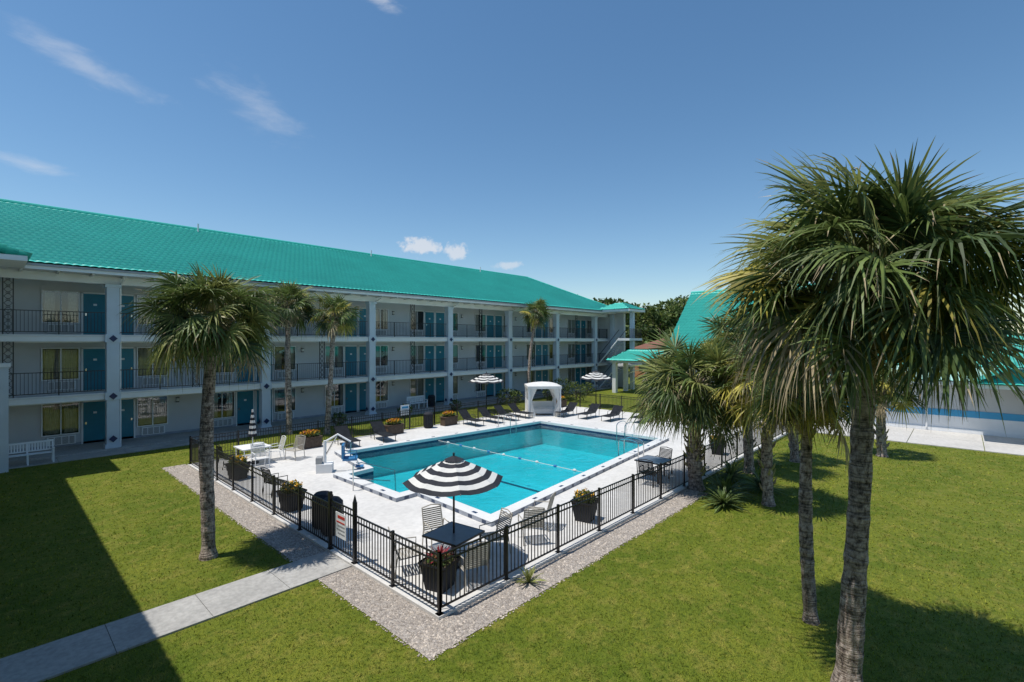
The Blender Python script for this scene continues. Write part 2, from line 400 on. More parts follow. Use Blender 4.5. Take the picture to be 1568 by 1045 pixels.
roof_plane('roof_south',E,3.7,1.75,.8,1,1,(46.4,25.9,8.75),0,M['roof'],.1)
roof_plane('roof_east',E,4.4,1.75,.8,1,1,(50.1,25.9,8.75),math.pi/2,M['roof'],.1)
# ---------------------------------------------------------------- office building
E=empty('office_building')
b=MB()
b.box(38,-30,0,50,6,3.0,M['owall']); b.box(37.97,-30,0,38,6,.95,M['white']); b.box(37.96,-30,.95,38,6,1.32,M['stripe'])
b.box(37.9,-30,0,37.97,6,.25,M['white']); b.box(37.3,-30,2.86,38,6.2,2.98,M['white']); b.box(37.15,-30,2.80,37.3,6.3,3.0,M['white'])
for y in (1.55,-7.5): b.tube([(37.9,y,2.85),(37.9,y,.9),(37.85,y,.2)],.05,M['white'],8)
b.box(37.92,.7,1.9,38,.9,2.2,M['grille']); b.box(37.985,-.2,0.95,38,-.17,2.86,M['grille'])
b.box(40.6,6,0,53.4,18.8,3.3,M['owall']); b.box(40.3,5.9,3.1,40.6,19.3,3.3,M['white'])
b.face([(40.2,18.9,3.3),(53.8,18.9,3.3),(47,18.9,9.8)],M['white'])
for k in range(3):
    y=8+k*3.8; b.box(40.5,y,.9,40.6,y+1.8,2.4,M['dark']); b.box(40.46,y-.06,.84,40.5,y+1.86,.9,M['white']); b.box(40.46,y-.06,2.4,40.5,y+1.86,2.46,M['white'])
b.obj('walls',E)
roof_plane('roof_lower',E,37,2.2,.75,0,0,(37.1,6.4,3.0),-math.pi/2,M['roof_sheen'],.1)
roof_plane('roof_upper',E,37,4.7,2.0,0,0,(39.3,6.4,3.75),-math.pi/2,M['roof'],.1)
roof_plane('roof_rear',E,37,6.9,2.75,0,0,(50.9,-30.6,3.0),math.pi/2,M['roof'],.3)
roof_plane('tall_roof',E,13.6,7,6.7,0,0,(40,19.5,3.3),-math.pi/2,M['roof'],.1)
roof_plane('tall_roof_rear',E,13.6,7,6.7,0,0,(54,5.9,3.3),math.pi/2,M['roof'],.3)
b=MB(); b.tube([(47,19.5,10.02),(47,5.9,10.02)],.13,M['roof'],8); b.box(34.9,-9,2.85,37.8,-.6,3.05,M['white'])
for y in (-8.6,-4.2): b.box(35.1,y-.18,0,35.46,y+.18,2.85,M['col'])
b.obj('trim',E)
roof_plane('porch_roof',E,8.6,4.3,1.3,1,1,(34.7,-.4,3.05),-math.pi/2,M['roof'],.1)
roof_plane('porch_roof_side',E,4.3,2.3,1.3,0,0,(39,-.4,3.05),math.pi,M['roof'],.1)
# covered walkway
E=empty('covered_walkway')
b=MB()
for y in (26.2,22,18):
    for x in (43.9,46.1): b.box(x-.2,y-.2,0,x+.2,y+.2,3.1,M['white'])
b.box(43.5,17,3.1,46.5,26.6,3.3,M['white']); b.obj('posts',E)
roof_plane('roof_west',E,11,1.75,1.1,1,0,(43.2,26.9,3.3),-math.pi/2,M['roof'],.1)
roof_plane('roof_east',E,11,1.75,1.1,0,1,(46.7,15.9,3.3),math.pi/2,M['roof'],.1)
roof_plane('roof_north',E,3.5,1.75,1.1,1,1,(46.7,26.9,3.3),math.pi,M['roof'],.1)
# ---------------------------------------------------------------- ground
def poly_sheet(mb,outer,holes,z,m):
    loops=[[Vector((p[0],p[1],0)) for p in outer]]+[[Vector((p[0],p[1],0)) for p in h] for h in holes]
    flat=[p for l in loops for p in l]
    for t in tessellate_polygon(loops):
        P=[flat[i] for i in t]
        n=(P[1]-P[0]).cross(P[2]-P[0])
        if n.z<0: P=P[::-1]
        mb.face([(p.x,p.y,z) for p in P],m)
def offset(poly,d):
    n=len(poly); out=[]
    for i in range(n):
        p0=Vector(poly[i-1]);p1=Vector(poly[i]);p2=Vector(poly[(i+1)%n])
        e1=(p1-p0).normalized();e2=(p2-p1).normalized()
        n1=Vector((e1.y,-e1.x));n2=Vector((e2.y,-e2.x))
        k=(n1+n2)/(1+n1.dot(n2)); out.append(tuple(p1+k*d))
    return out
POOL=[(10.1,10.2),(24.0,11.7),(24.0,19.7),(11.3,20.9),(10.6,17.4),(9.45,17.3),(9.45,13.9),(10.3,13.9)]
COP=offset(POOL,.42)
DX0,DX1,DY0,DY1=5.9,32.0,7.35,24.1
g=MB(); poly_sheet(g,[(-900,-900),(900,-900),(900,900),(-900,900)],[[(DX0+.2,DY0+.2),(DX1-.2,DY0+.2),(DX1-.2,DY1-.2),(DX0+.2,DY1-.2)]],0,M['grass'])
g.obj('ground')
d=MB(); rect=[(DX0-.08,DY0-.08),(DX1+.08,DY0-.08),(DX1+.08,DY1+.08),(DX0-.08,DY1+.08)]
poly_sheet(d,rect,[COP],.07,M['deck'])
for i in range(4):
    p,q=rect[i],rect[(i+1)%4]; d.face([(p[0],p[1],-.1),(q[0],q[1],-.1),(q[0],q[1],.07),(p[0],p[1],.07)],M['deck'])
d.obj('pool_deck_pavement')
E=empty('swimming_pool')
c=MB(); zt=.20
poly_sheet(c,COP,[POOL],zt,M['coping'])
n=len(POOL)
for i in range(n):
    p,q=COP[i],COP[(i+1)%n]; c.face([(p[0],p[1],.0),(q[0],q[1],.0),(q[0],q[1],zt),(p[0],p[1],zt)],M['greyt'])
    p,q=POOL[i],POOL[(i+1)%n]
    c.face([(q[0],q[1],.06),(p[0],p[1],.06),(p[0],p[1],zt),(q[0],q[1],zt)],M['coping'])
    c.face([(q[0],q[1],-.28),(p[0],p[1],-.28),(p[0],p[1],.06),(q[0],q[1],.06)],M['tile'])
    c.face([(q[0],q[1],-1.6),(p[0],p[1],-1.6),(p[0],p[1],-.28),(q[0],q[1],-.28)],M['basin'])
    P=Vector((*COP[i],0));Q=Vector((*COP[(i+1)%n],0)); L=(Q-P).length; u=(Q-P).normalized(); w=Vector((u.y,-u.x,0))
    k=int(L/.6)
    for j in range(k):
        s0=P+u*(L*(j+.5)/k)
        a_=s0-u*.09+w*.004; b_=s0+u*.09+w*.004
        c.face([(a_.x,a_.y,.085),(b_.x,b_.y,.085),(b_.x,b_.y,.185),(a_.x,a_.y,.185)],M['tile'])
    k=int(L/1.5)
    for j in range(k):
        s0=P+u*(L*(j+.5)/k)-w*.18
        T=Matrix.Translation(s0)@Matrix(((u.x,w.x,0,0),(u.y,w.y,0,0),(0,0,1,0),(0,0,0,1)))
        c.box(-.10,-.05,zt-.01,.10,.05,zt+.004,M['tile'],T)
poly_sheet(c,POOL,[],-1.25,M['basin'])
for k in range(4):
    c.box(9.45+.0,13.95+.0,-1.25,9.45+.45*(k+1),17.25,-.25-.25*k,M['basin'])
    c.box(9.45+.45*(k+1)-.06,13.96,-.25-.25*k-.02,9.45+.45*(k+1)+.004,17.24,-.25-.25*k+.004,M['tile'])
c.box(16.2,11.2,-1.26,16.4,20.2,-1.246,M['tile'])
c.obj('basin',E)
w=MB(); poly_sheet(w,POOL,[],.0,M['water']); w.obj('water',E)
w=MB(); w.tube([(16.3,10.9,.02),(16.3,20.4,.02)],.012,M['wfab'],6)
for k in range(9):
    y=11.6+k*1.0; w.tube([(16.3,y-.08,.03),(16.3,y-.04,.03),(16.3,y+.04,.03),(16.3,y+.08,.03)],[.03,.06,.06,.03],M['bluep'] if k%2 else M['wfab'],8)
w.obj('safety_rope',E)
w=MB()
def handrail(mb,x,y,dx,dy,gap=.5,h=.85):
    px,py=-dy,dx
    for s_ in (-gap/2,gap/2):
        ox,oy=x+px*s_,y+py*s_
        pts=[(ox-dx*.5,oy-dy*.5,.07)]
        for t in range(9):
            a=math.pi*t/8; pts.append((ox-dx*.5*math.cos(a),oy-dy*.5*math.cos(a),h*.8+.2*h*math.sin(a)))
        pts.append((ox+dx*.5,oy+dy*.5,-.4)); mb.tube(pts,.024,M['steel'],8)
handrail(w,21.4,20.2,0,-1); handrail(w,23.9,13.6,-1,0); handrail(w,20.0,11.1,0,1)
for yy in (15.6,): 
    w.tube([(8.7,yy,.07),(8.7,yy,.95),(9.0,yy,1.0),(10.4,yy,.45),(10.45,yy,-.6)],.024,M['steel'],8); w.tube([(8.72,yy,.5),(10.2,yy,.1)],.02,M['steel'],8)
w.obj('handrails',E)
# gravel strips
gr=MB()
def sheet(mb,x0,y0,x1,y1,z,m): mb.face([(x0,y0,z),(x1,y0,z),(x1,y1,z),(x0,y1,z)],m)
sheet(gr,5.0,6.5,5.82,24.5,.012,M['gravel']); sheet(gr,5.82,6.5,17.0,7.27,.012,M['gravel'])
gr.obj('gravel_border')
rg=np.random.default_rng(3)
N=9000; pos=np.empty((N,2))
h=N//2; pos[:h,0]=rg.uniform(4.93,5.8,h); pos[:h,1]=rg.uniform(6.45,24.5,h)
pos[h:,0]=rg.uniform(5.0,17.1,N-h); pos[h:,1]=rg.uniform(6.43,7.25,N-h)
pos=pos[~((pos[:,1]>10.4)&(pos[:,1]<11.8)&(pos[:,0]<5.85))]; N=len(pos)
octv=np.array([[1,0,0],[0,1,0],[-1,0,0],[0,-1,0],[0,0,1.0]]); of=np.array([[0,1,4],[1,2,4],[2,3,4],[3,0,4]])
s_=rg.uniform(.008,.026,(N,1,1))*np.concatenate([rg.uniform(.7,1.3,(N,1,2)),rg.uniform(.5,1.0,(N,1,1))],2)
ang=rg.uniform(0,6.28,N); ca,sa=np.cos(ang),np.sin(ang)
V=octv[None]*s_; Vx=V[...,0]*ca[:,None]-V[...,1]*sa[:,None]; Vy=V[...,0]*sa[:,None]+V[...,1]*ca[:,None]
V=np.stack([Vx+pos[:,0:1],Vy+pos[:,1:2],V[...,2]+.012],-1).reshape(-1,3)
F=(of[None]+np.arange(N)[:,None,None]*5).reshape(-1,3)
inst(np_mesh('gravel_stones',V,F,[M['gravel_s']]),'gravel_stones',(0,0,0))
# sidewalks
sw=MB()
x=-1.4
while x<5.8:
    sw.box(x+.005,10.5,-.1,min(x+1.45,5.82)-.005,11.7,.035,M['conc']); x+=1.45
sw.obj('sidewalk')
sw=MB(); x=-12
while x<50:
    sw.box(x+.01,28.9,-.1,x+2.35,30.14,.03,M['conc']); x+=2.36
sw.obj('building_walkway')
sw=MB(); y=-30
while y<14:
    sw.box(32.5,y+.01,-.1,35.18,y+2.9,.04,M['lot']); sw.box(35.2,y+.01,-.1,37.88,y+2.9,.04,M['lot']); y+=2.92
sw.obj('office_pavement')
# grass blades
N=1200000
P=np.stack([rg.uniform(-.9,32.4,N),rg.uniform(-16,28.8,N)],1)
D2=P[:,0]**2+P[:,1]**2
acc=rg.uniform(0,1,N)<np.minimum(1,60/D2)
bad=((P[:,0]>4.97)&(P[:,0]<17)&(P[:,1]>6.47)&(P[:,1]<24.2))|((P[:,0]>5.8)&(P[:,0]<32.1)&(P[:,1]>7.25)&(P[:,1]<24.2))|((P[:,0]<5.9)&(P[:,1]>10.47)&(P[:,1]<11.73))
P=P[acc&~bad]; D=np.sqrt(P[:,0]**2+P[:,1]**2); N=len(P)
hh=rg.uniform(.02,.055,N); ww=rg.uniform(.004,.008,N)*np.maximum(1,D/9); an=rg.uniform(0,6.28,N); la=an+math.pi/2+rg.uniform(-.6,.6,N); ln=rg.uniform(.3,1.6,N)*hh
V=np.empty((N,3,3))
V[:,0]=np.stack([P[:,0]-np.cos(an)*ww,P[:,1]-np.sin(an)*ww,np.zeros(N)],1)
V[:,1]=np.stack([P[:,0]+np.cos(an)*ww,P[:,1]+np.sin(an)*ww,np.zeros(N)],1)
V[:,2]=np.stack([P[:,0]+np.cos(la)*ln,P[:,1]+np.sin(la)*ln,hh],1)
inst(np_mesh('grass_lawn',V.reshape(-1,3),np.arange(N*3).reshape(-1,3),[M['blade']]),'grass_lawn',(0,0,0))
# ---------------------------------------------------------------- fence
def fence_run(mb,p,q,H=1.2,gate=None):
    p=Vector((*p,0));q=Vector((*q,0)); L=(q-p).length; u=(q-p)/L; w=Vector((-u.y,u.x,0))
    T=Matrix.Translation(p)@Matrix(((u.x,w.x,0,0),(u.y,w.y,0,0),(0,0,1,0),(0,0,0,1)))
    for z in (.17,H-.16,H-.02): mb.box(0,-.016,z,L,.016,z+.03,M['iron'],T)
    n=int(L/.115)
    for k in range(n): 
        x=L*(k+.5)/n; mb.box(x-.009,-.009,.18,x+.009,.009,H,M['iron'],T)
    n=max(1,round(L/1.85))
    for k in range(n+1):
        x=L*k/n; mb.box(x-.028,-.028,.02,x+.028,.028,H+.05,M['iron'],T)
        mb.box(x-.06,-.06,.07,x+.06,.06,.085,M['iron'],T)
f=MB()
fence_run(f,(DX0,DY0),(DX0,10.5)); fence_run(f,(DX0,11.7),(DX0,DY1)); fence_run(f,(DX0,DY1),(DX1,DY1)); fence_run(f,(DX1,DY1),(DX1,DY0)); fence_run(f,(DX1,DY0),(DX0,DY0))
fence_run(f,(DX0,10.52),(DX0,11.68),1.3)
for y in (10.5,11.7): f.box(DX0-.04,y-.04,0,DX0+.04,y+.04,1.5,M['iron'])
f.tube([(DX0,10.5,1.5),(DX0,10.5,1.68)],[.05,.005],M['iron'],8)
f.obj('pool_fence')
s=MB(); s.box(-.012,-.25,0,.0,.25,.6,M['white']); 
for k,z in enumerate((.47,.36,.27,.18,.09)): s.box(-.016,-.2,z,-.012,.2 if k%2 else .14,z+(.07 if k==0 else .035),M['redsign'] if k<2 else M['grille'])
s.obj('pool_rules_sign',None,(DX0-.03,11.1,.5))
s=MB(); s.box(-.3,-.01,.9,.3,.01,1.5,M['white']); s.box(-.22,-.014,1.3,.22,-.01,1.42,M['stripe'])
for k in range(4): s.box(-.2,-.014,1.0+k*.07,.2,-.01,1.03+k*.07,M['grille'])
s.box(-.02,.01,0,.02,.05,1.5,M['iron']); s.obj('notice_sign',None,(16.9,24.3,0))
# ---------------------------------------------------------------- palms
def fan_leaf(mb,base,az,el,pl,L,seg,mi,rng,droop=.35):
    h=Vector((math.cos(az),math.sin(az),0)); side=Vector((-math.sin(az),math.cos(az),0))
    d0=h*math.cos(el)+Vector((0,0,math.sin(el)))
    el2=el-rad(rng.uniform(5,40))*(1 if el>-.3 else .5)
    d1=h*math.cos(el2)+Vector((0,0,math.sin(el2)))
    p1=base+d0*pl*.55; p2=p1+(d0+d1).normalized()*pl*.45
    mb.tube([base,p1,p2],[.022*L+.004,.014*L+.003,.010*L+.002],M['pet'],4,False)
    roll=rng.uniform(-1.1,1.1); nn=side.cross(d1).normalized()
    side=(side*math.cos(roll)+nn*math.sin(roll)).normalized(); nn=d1.cross(side).normalized()
    if nn.z<0: nn=-nn
    A=rad(rng.uniform(115,160)); dphi=2*A/seg; k=mb.mi(mi); kd=mb.mi(M['lg'][4])
    arch=rng.uniform(.0,.35); dr=droop*rng.uniform(.3,1.4)
    for j in range(seg):
        phi=-A+dphi*(j+.5)+rng.uniform(-.04,.04)
        d=d1*math.cos(phi)+side*math.sin(phi); wv=-d1*math.sin(phi)+side*math.cos(phi)
        Ls=L*(.76+.24*math.cos(phi*.8))*rng.uniform(.85,1.1)
        i=len(mb.v); jj=rng.uniform(-.08,.08)
        drj=dr*rng.uniform(.4,1.6)
        for r,wf in ((.03,.03),(.34,.34),(.56,.26),(.80,.14),(1,.012)):
            c=p2+d*Ls*r - nn*(arch*abs(math.sin(phi))*r*L*.5) - nn*(arch*r*r*L*.4) + Vector((0,0,-drj*L*r**3)) + nn*jj*r*L
            if r>.6:
                c=c-d*Ls*drj*.28*((r-.6)/.4)**1.3
            ww=wv*(wf*L*dphi*.5)+nn*(wf*L*dphi*.25*(1 if j%2 else -1))
            mb.v.append(tuple(c-ww)); mb.v.append(tuple(c+ww))
        for q in range(4):
            a=i+q*2; mb.f.append((a,a+1,a+3,a+2)); mb.m.append(kd if (q==3 and j%5==0) else k)
def palm(name,x,y,h,R_,lean=(0,0),nleaf=42,r0=.16,seed=1,seg=34,age=.25,low=-40,boots=0,dead=4,stalks=3):
    rng=random.Random(seed); mb=MB(); n=50; pts=[];rs=[]
    ph1,ph2=rng.uniform(0,6),rng.uniform(0,6)
    for i in range(n+1):
        t=i/n; q=t*t*.6+t*.4
        pts.append((lean[0]*q+.035*math.sin(t*6+ph1)-.035*math.sin(ph1),lean[1]*q+.035*math.cos(t*5+ph2)-.035*math.cos(ph2),h*t-.05))
        r=r0*(1.0-.24*t)*(1+.06*rng.uniform(-1,1)+.05*math.sin(t*9+ph2))
        if t<.06: r*=1.35-t*6
        if t>.93: r*=1.0+.35*(t-.93)/.07
        rs.append(r)
    mb.tube(pts,rs,M['trunk'],16)
    top=Vector(pts[-1])
    nb=34+int(boots*60); 
    for k in range(nb):
        t=(h-1.1*rng.random()) if k<34 else h*rng.uniform(.1,1)
        az=k*2.4; pi=pts[min(n,max(0,int(t/h*n)))]; c=Vector((pi[0],pi[1],t)); o=Vector((math.cos(az),math.sin(az),0))
        mb.tube([c+o*r0*.6,c+o*r0*1.15+Vector((0,0,.10)),c+o*(r0*1.5)+Vector((0,0,.26))],[.05,.04,.015],[M['trunk'],M['pet'],M['lg'][4]][k%3],5)
    tot=nleaf+dead
    for i in range(tot):
        f=i/(nleaf-1)
        az=i*2.39996+rng.uniform(-.3,.3)
        if i<nleaf:
            el=rad(82-(82-low)*f**.78+rng.uniform(-11,11))
            a=rng.random()
            if f<.12: m_=M['lg'][2] if a<.6 else M['lg'][0]
            elif a<age*f*1.1: m_=M['lg'][3]
            elif a<.40: m_=M['lg'][2]
            elif a<.76: m_=M['lg'][0]
            else: m_=M['lg'][1]
            if f>.88 and rng.random()<.35: m_=M['lg'][4]
            pl=R_*rng.uniform(.30,.60)*(.85 if f<.15 else 1); L=R_*rng.uniform(.40,.50)
            dr=.12+.34*f
        else:
            el=rad(rng.uniform(-80,-55)); m_=M['lg'][4]; pl=R_*.2; L=R_*.32; dr=.25
        base=top+Vector((math.cos(az)*r0*.7,math.sin(az)*r0*.7,rng.uniform(-.15,.12)-.15*f))
        fan_leaf(mb,base,az,el,pl,L,seg,m_,rng,dr)
    for k in range(stalks):
        az=rng.uniform(0,6.28); o=Vector((math.cos(az),math.sin(az),0)); e=rng.uniform(.3,.9)
        p=[top+o*(R_*1.0*t)+Vector((0,0,R_*(e*t-.7*t*t))) for t in (0,.25,.5,.75,1)]
        mb.tube(p,[.012,.009,.007,.005,.003],M['lg'][4],5,False)
        for j in range(24):
            b=p[2].lerp(p[4],j/24); mb.tube([b,b+Vector((rng.uniform(-.15,.15),rng.uniform(-.15,.15),-rng.uniform(.05,.2)))],.003,M['lg'][4],3,False)
    return mb.obj(name,None,(x,y,0),0)
palm('palm_tree',8.9,1.28,6.4,2.45,(.22,-.24),112,.17,31,44,.22,-42,0,8,5)
palm('palm_tree',10.6,2.1,4.55,1.3,(-.06,.06),50,.125,12,34,.4,-46,0,8,2)
palm('palm_tree',3.7,13.55,6.05,1.78,(.15,.1),86,.165,13,34,.12,-44,0,8,3)
palm('palm_tree',11.7,28.1,7.5,1.9,(0,0),56,.17,14,26,.3,-46)
palm('palm_tree',13.2,26.6,7.0,1.7,(.35,-.3),46,.15,15,24,.6,-48)
palm('palm_tree',32.7,28.3,7.9,1.8,(.7,-.4),42,.15,16,22,.7,-48)
palm('palm_tree',17.3,7.0,3.8,2.5,(-.1,.1),84,.26,17,34,.2,-42,1.6,6,3)
palm('palm_tree',20.9,6.3,5.2,2.2,(0,0),64,.2,18,28,.25,-48,.4)
palm('palm_tree',17.2,4.6,4.1,2.0,(0,.1),60,.18,19,28,1.1,-48,.6,8)
palm('palm_tree',28.0,2.7,3.4,1.7,(.1,0),42,.2,20,24,.7,-48,.4)
palm('palm_tree',24.2,5.4,3.1,1.7,(0,0),42,.2,21,24,.4,-42,.8)
# low plants
def rosette(mb,c,n,L,w,m,rng,lo=20,hi=80):
    k=mb.mi(m)
    for i in range(n):
        az=i*2.4+rng.uniform(-.2,.2); el=rad(rng.uniform(lo,hi)); h=Vector((math.cos(az),math.sin(az),0)); s=Vector((-h.y,h.x,0)); l=L*rng.uniform(.7,1.1)
        i0=len(mb.v)
        for t,wf in ((0,.6),(.4,1),(.75,.7),(1,.05)):
            p=Vector(c)+h*(math.cos(el)*l*t)+Vector((0,0,math.sin(el)*l*t-.35*l*t*t)); mb.v.append(tuple(p-s*w*wf)); mb.v.append(tuple(p+s*w*wf))
        for q in range(3): a=i0+2*q; mb.f.append((a,a+1,a+3,a+2)); mb.m.append(k)
rng=random.Random(5)
def leafcloud(mb,c,r,n,size,mats,rng):
    ks=[mb.mi(m) for m in mats]
    for i in range(n):
        v=Vector((rng.gauss(0,1),rng.gauss(0,1),rng.gauss(0,1))).normalized()*rng.uniform(.45,1)**.6
        p=Vector((c[0]+v.x*r[0],c[1]+v.y*r[1],c[2]+v.z*r[2]))
        a=Vector((rng.gauss(0,1),rng.gauss(0,1),rng.gauss(0,1))).normalized(); b_=a.cross(Vector((rng.gauss(0,1),rng.gauss(0,1),rng.gauss(0,1)))).normalized()
        s=size*rng.uniform(.6,1.4); i0=len(mb.v)
        for q in (-a*s,b_*s*.5,a*s,-b_*s*.5): mb.v.append(tuple(p+q))
        mb.f.append((i0,i0+1,i0+2,i0+3)); mb.m.append(ks[rng.randrange(len(ks))])
p=MB(); rosette(p,(0,0,.02),26,.55,.022,M['lg'][2],rng); p.obj('yucca_plant',None,(8.05,6.95,0))
for (x,y,L) in ((17.0,5.9,1.2),(16.0,5.6,.9),(19.4,6.5,1.1),(18.6,5.2,1.0),(22.5,6.2,1.0)):
    p=MB(); rosette(p,(0,0,.1),60,L,.035,M['lg'][0],rng,10,75); rosette(p,(0,0,.1),20,L,.035,M['lg'][1],rng,10,60); p.obj('cycad_plant',None,(x,y,0))
for (x,y,r) in ((15.2,29.0,.5),(20,28.7,.55),(29.5,27.9,.9),(31,28.3,.7),(34.5,27,.9),(36.5,27.5,1.2),(40,27,.8),(24.5,28.6,.5),(35,24.8,1.1)):
    p=MB(); 
    for k in range(4): p.tube([(0,0,0),(rng.uniform(-.3,.3)*r,rng.uniform(-.3,.3)*r,r)],.02,M['bark'],5)
    leafcloud(p,(0,0,r*.8),(r,r,r*.8),int(500*r),.09,[M['leafA'],M['leafB'],M['leafC']],rng); p.obj('shrub',None,(x,y,0))
# ---------------------------------------------------------------- background trees
bt=MB(); rng=random.Random(9)
for i in range(58):
    if i<30: az=rad(16+i*.85+rng.uniform(-.5,.5)); D=rng.uniform(92,112); H=rng.uniform(13.0,14.6)*(D/100)
    elif i<40: az=rad(rng.uniform(19,33)); D=rng.uniform(74,86); H=rng.uniform(6.5,9.5)
    else: az=rad(rng.uniform(-25,80)); D=rng.uniform(140,170); H=6.5
    x,y=D*math.cos(az),D*math.sin(az); cr=H*.36
    bt.tube([(x,y,0),(x+rng.uniform(-.5,.5),y,H*.4),(x,y,H*.7)],[.35,.28,.12],M['bark'],6)
    for k in range(12):
        ox,oy=rng.uniform(-1,1)*cr,rng.uniform(-1,1)*cr; oz=H*rng.uniform(.25,.88); r=cr*rng.uniform(.3,.6)
        bt.tube([(x,y,H*.3),(x+ox,y+oy,oz)],[.14,.04],M['bark'],4,False)
        leafcloud(bt,(x+ox,y+oy,oz),(r,r,r*.7),110,.42,[[M['leafA'],M['leafB'],M['leafA']],[M['leafA'],M['leafC'],M['leafC']]][k%2],rng)
bt.obj('background_trees')
E=empty('distant_shop_building'); b=MB(); b.box(64,30,0,72,35,3.9,M['terr']); b.box(63.6,29.6,3.9,72.4,35.4,4.2,M['white'])
for k in range(2): b.box(63.95,30.4+k*2.3,1,64,31.9+k*2.3,3,M['dark'])
b.face([(63.5,29.5,4.2),(63.5,35.5,4.2),(68,32.5,5.7)],M['rroof']); b.face([(63.5,29.5,4.2),(68,32.5,5.7),(72.5,29.5,4.2)],M['rroof']); b.face([(63.5,35.5,4.2),(72.5,35.5,4.2),(68,32.5,5.7)],M['rroof'])
b.obj('walls_and_roof',E)
# ---------------------------------------------------------------- furniture
def umbrella(R_,H):
    u=MB(); n=8; nb=9; ap=H+.52
    for k in range(nb):
        r0=R_*k/nb; r1=R_*(k+1)/nb; z0=ap-.52*(k/nb)**1.15; z1=ap-.52*((k+1)/nb)**1.15; m=M['black'] if k%2==0 else M['wfab']
        for i in range(n):
            a0=2*math.pi*i/n;a1=2*math.pi*(i+1)/n; sub=4
            for j in range(sub):
                def P(r,z,t):
                    p=Vector((math.cos(a0),math.sin(a0),0)).lerp(Vector((math.cos(a1),math.sin(a1),0)),t)*r
                    return (p.x,p.y,z-.16*(r/R_)*t*(1-t)*1.6)
                t0,t1=j/sub,(j+1)/sub
                if r0<1e-6: u.face([P(0,z0,t0),P(r1,z1,t0),P(r1,z1,t1)],m)
                else: u.face([P(r0,z0,t0),P(r1,z1,t0),P(r1,z1,t1),P(r0,z0,t1)],m)
    for i in range(n):
        a=2*math.pi*i/n; e=Vector((math.cos(a)*R_,math.sin(a)*R_,H-.01)); u.tube([(0,0,ap-.04),e],.012,M['grille'],4); u.tube([(0,0,H-.25),Vector((math.cos(a)*R_*.5,math.sin(a)*R_*.5,H+.24))],.01,M['grille'],4)
    u.lathe([(.0,ap+.12),(.03,ap+.1),(.02,ap+.04),(R_*.2,ap-.05)],(0,0,0),M['black'],8)
    u.tube([(0,0,.05),(0,0,ap)],.025,M['iron'],10); u.lathe([(.28,0),(.28,.05),(.22,.09),(.05,.11),(.04,.3)],(0,0,.0),M['iron'],16)
    return u
um=umbrella(1.18,1.98).mesh('umbrella')
inst(um,'striped_umbrella',(7.45,8.75,.07),.2); inst(um,'striped_umbrella',(25.5,26.2,0),.1,1.15); inst(um,'striped_umbrella',(33.6,21.8,0),.3,1.15)
def closed_umbrella():
    u=MB(); u.tube([(0,0,.05),(0,0,2.3)],.025,M['wfab'],8); u.lathe([(.25,0),(.25,.06),(.04,.1)],(0,0,0),M['iron'],16)
    for k in range(10):
        z0=1.15+k*.115; n=16; m=M['black'] if k%2==0 else M['wfab']; 
        def rr(t,q): return (.17*(1-t)+.03*t)*(1 if q%2 else .72)
        for q in range(n):
            P=[]
            for (kk,qq) in ((k,q),(k,q+1),(k+1,q+1),(k+1,q)):
                a=2*math.pi*qq/n; r=rr(kk/10,qq); P.append((r*math.cos(a),r*math.sin(a),1.15+kk*.115))
            u.face(P,m)
    return u
inst(closed_umbrella().mesh('cu'),'closed_umbrella',(7.75,22.3,.07))
def table(w_,top,leg):
    t=MB(); t.box(-w_,-w_,.70,w_,w_,.73,top); t.box(-w_-.02,-w_-.02,.69,w_+.02,-w_,.735,leg); t.box(-w_-.02,w_,.69,w_+.02,w_+.02,.735,leg)
    t.box(-w_-.02,-w_,.69,-w_,w_,.735,leg); t.box(w_,-w_,.69,w_+.02,w_,.735,leg)
    for sx in (-1,1):
        for sy in (-1,1): t.tube([(sx*(w_-.05),sy*(w_-.05),.69),(sx*w_*.85,sy*w_*.85,0)],.02,leg,6)
    t.tube([(-w_*.87,-w_*.87,.3),(w_*.87,w_*.87,.3)],.012,leg,5); t.tube([(-w_*.87,w_*.87,.3),(w_*.87,-w_*.87,.3)],.012,leg,5)
    return t
tm=table(.5,M['slate'],M['iron']).mesh('table'); inst(tm,'patio_table',(7.45,8.75,.07),.15)
inst(tm,'patio_table',(17.2,8.6,.07),0)
inst(table(.55,M['white'],M['white']).mesh('tw'),'white_patio_table',(7.75,22.3,.07))
def chair(fr,sl):
    c=MB()
    for s in (-.27,.27):
        c.tube([(s,.28,0),(s,.27,.35),(s,.28,.62),(s,-.18,.64),(s,-.24,.42),(s,-.30,0)],.015,fr,6)
        c.tube([(s,.28,.42),(s,-.2,.38),(s*.95,-.36,.95)],.015,fr,6)
    c.tube([(-.26,-.36,.95),(0,-.375,.99),(.26,-.36,.95)],.015,fr,6); c.tube([(-.27,.28,.42),(.27,.28,.42)],.015,fr,6)
    for k in range(9):
        y=.25-k*.052; c.box(-.26,y-.018,.425-(k*.004),.26,y+.018,.433-(k*.004),sl)
    for k in range(11):
        t=k/11; z=.42+.52*t; y=-.21-.145*t; c.box(-.26,y-.005,z,.26,y+.005,z+.032,sl)
    return c
cm=chair(M['bronze'],M['bronze']).mesh('chair'); cd=chair(M['iron'],M['sling']).mesh('chaird'); cw=chair(M['white'],M['wfab']).mesh('chairw')
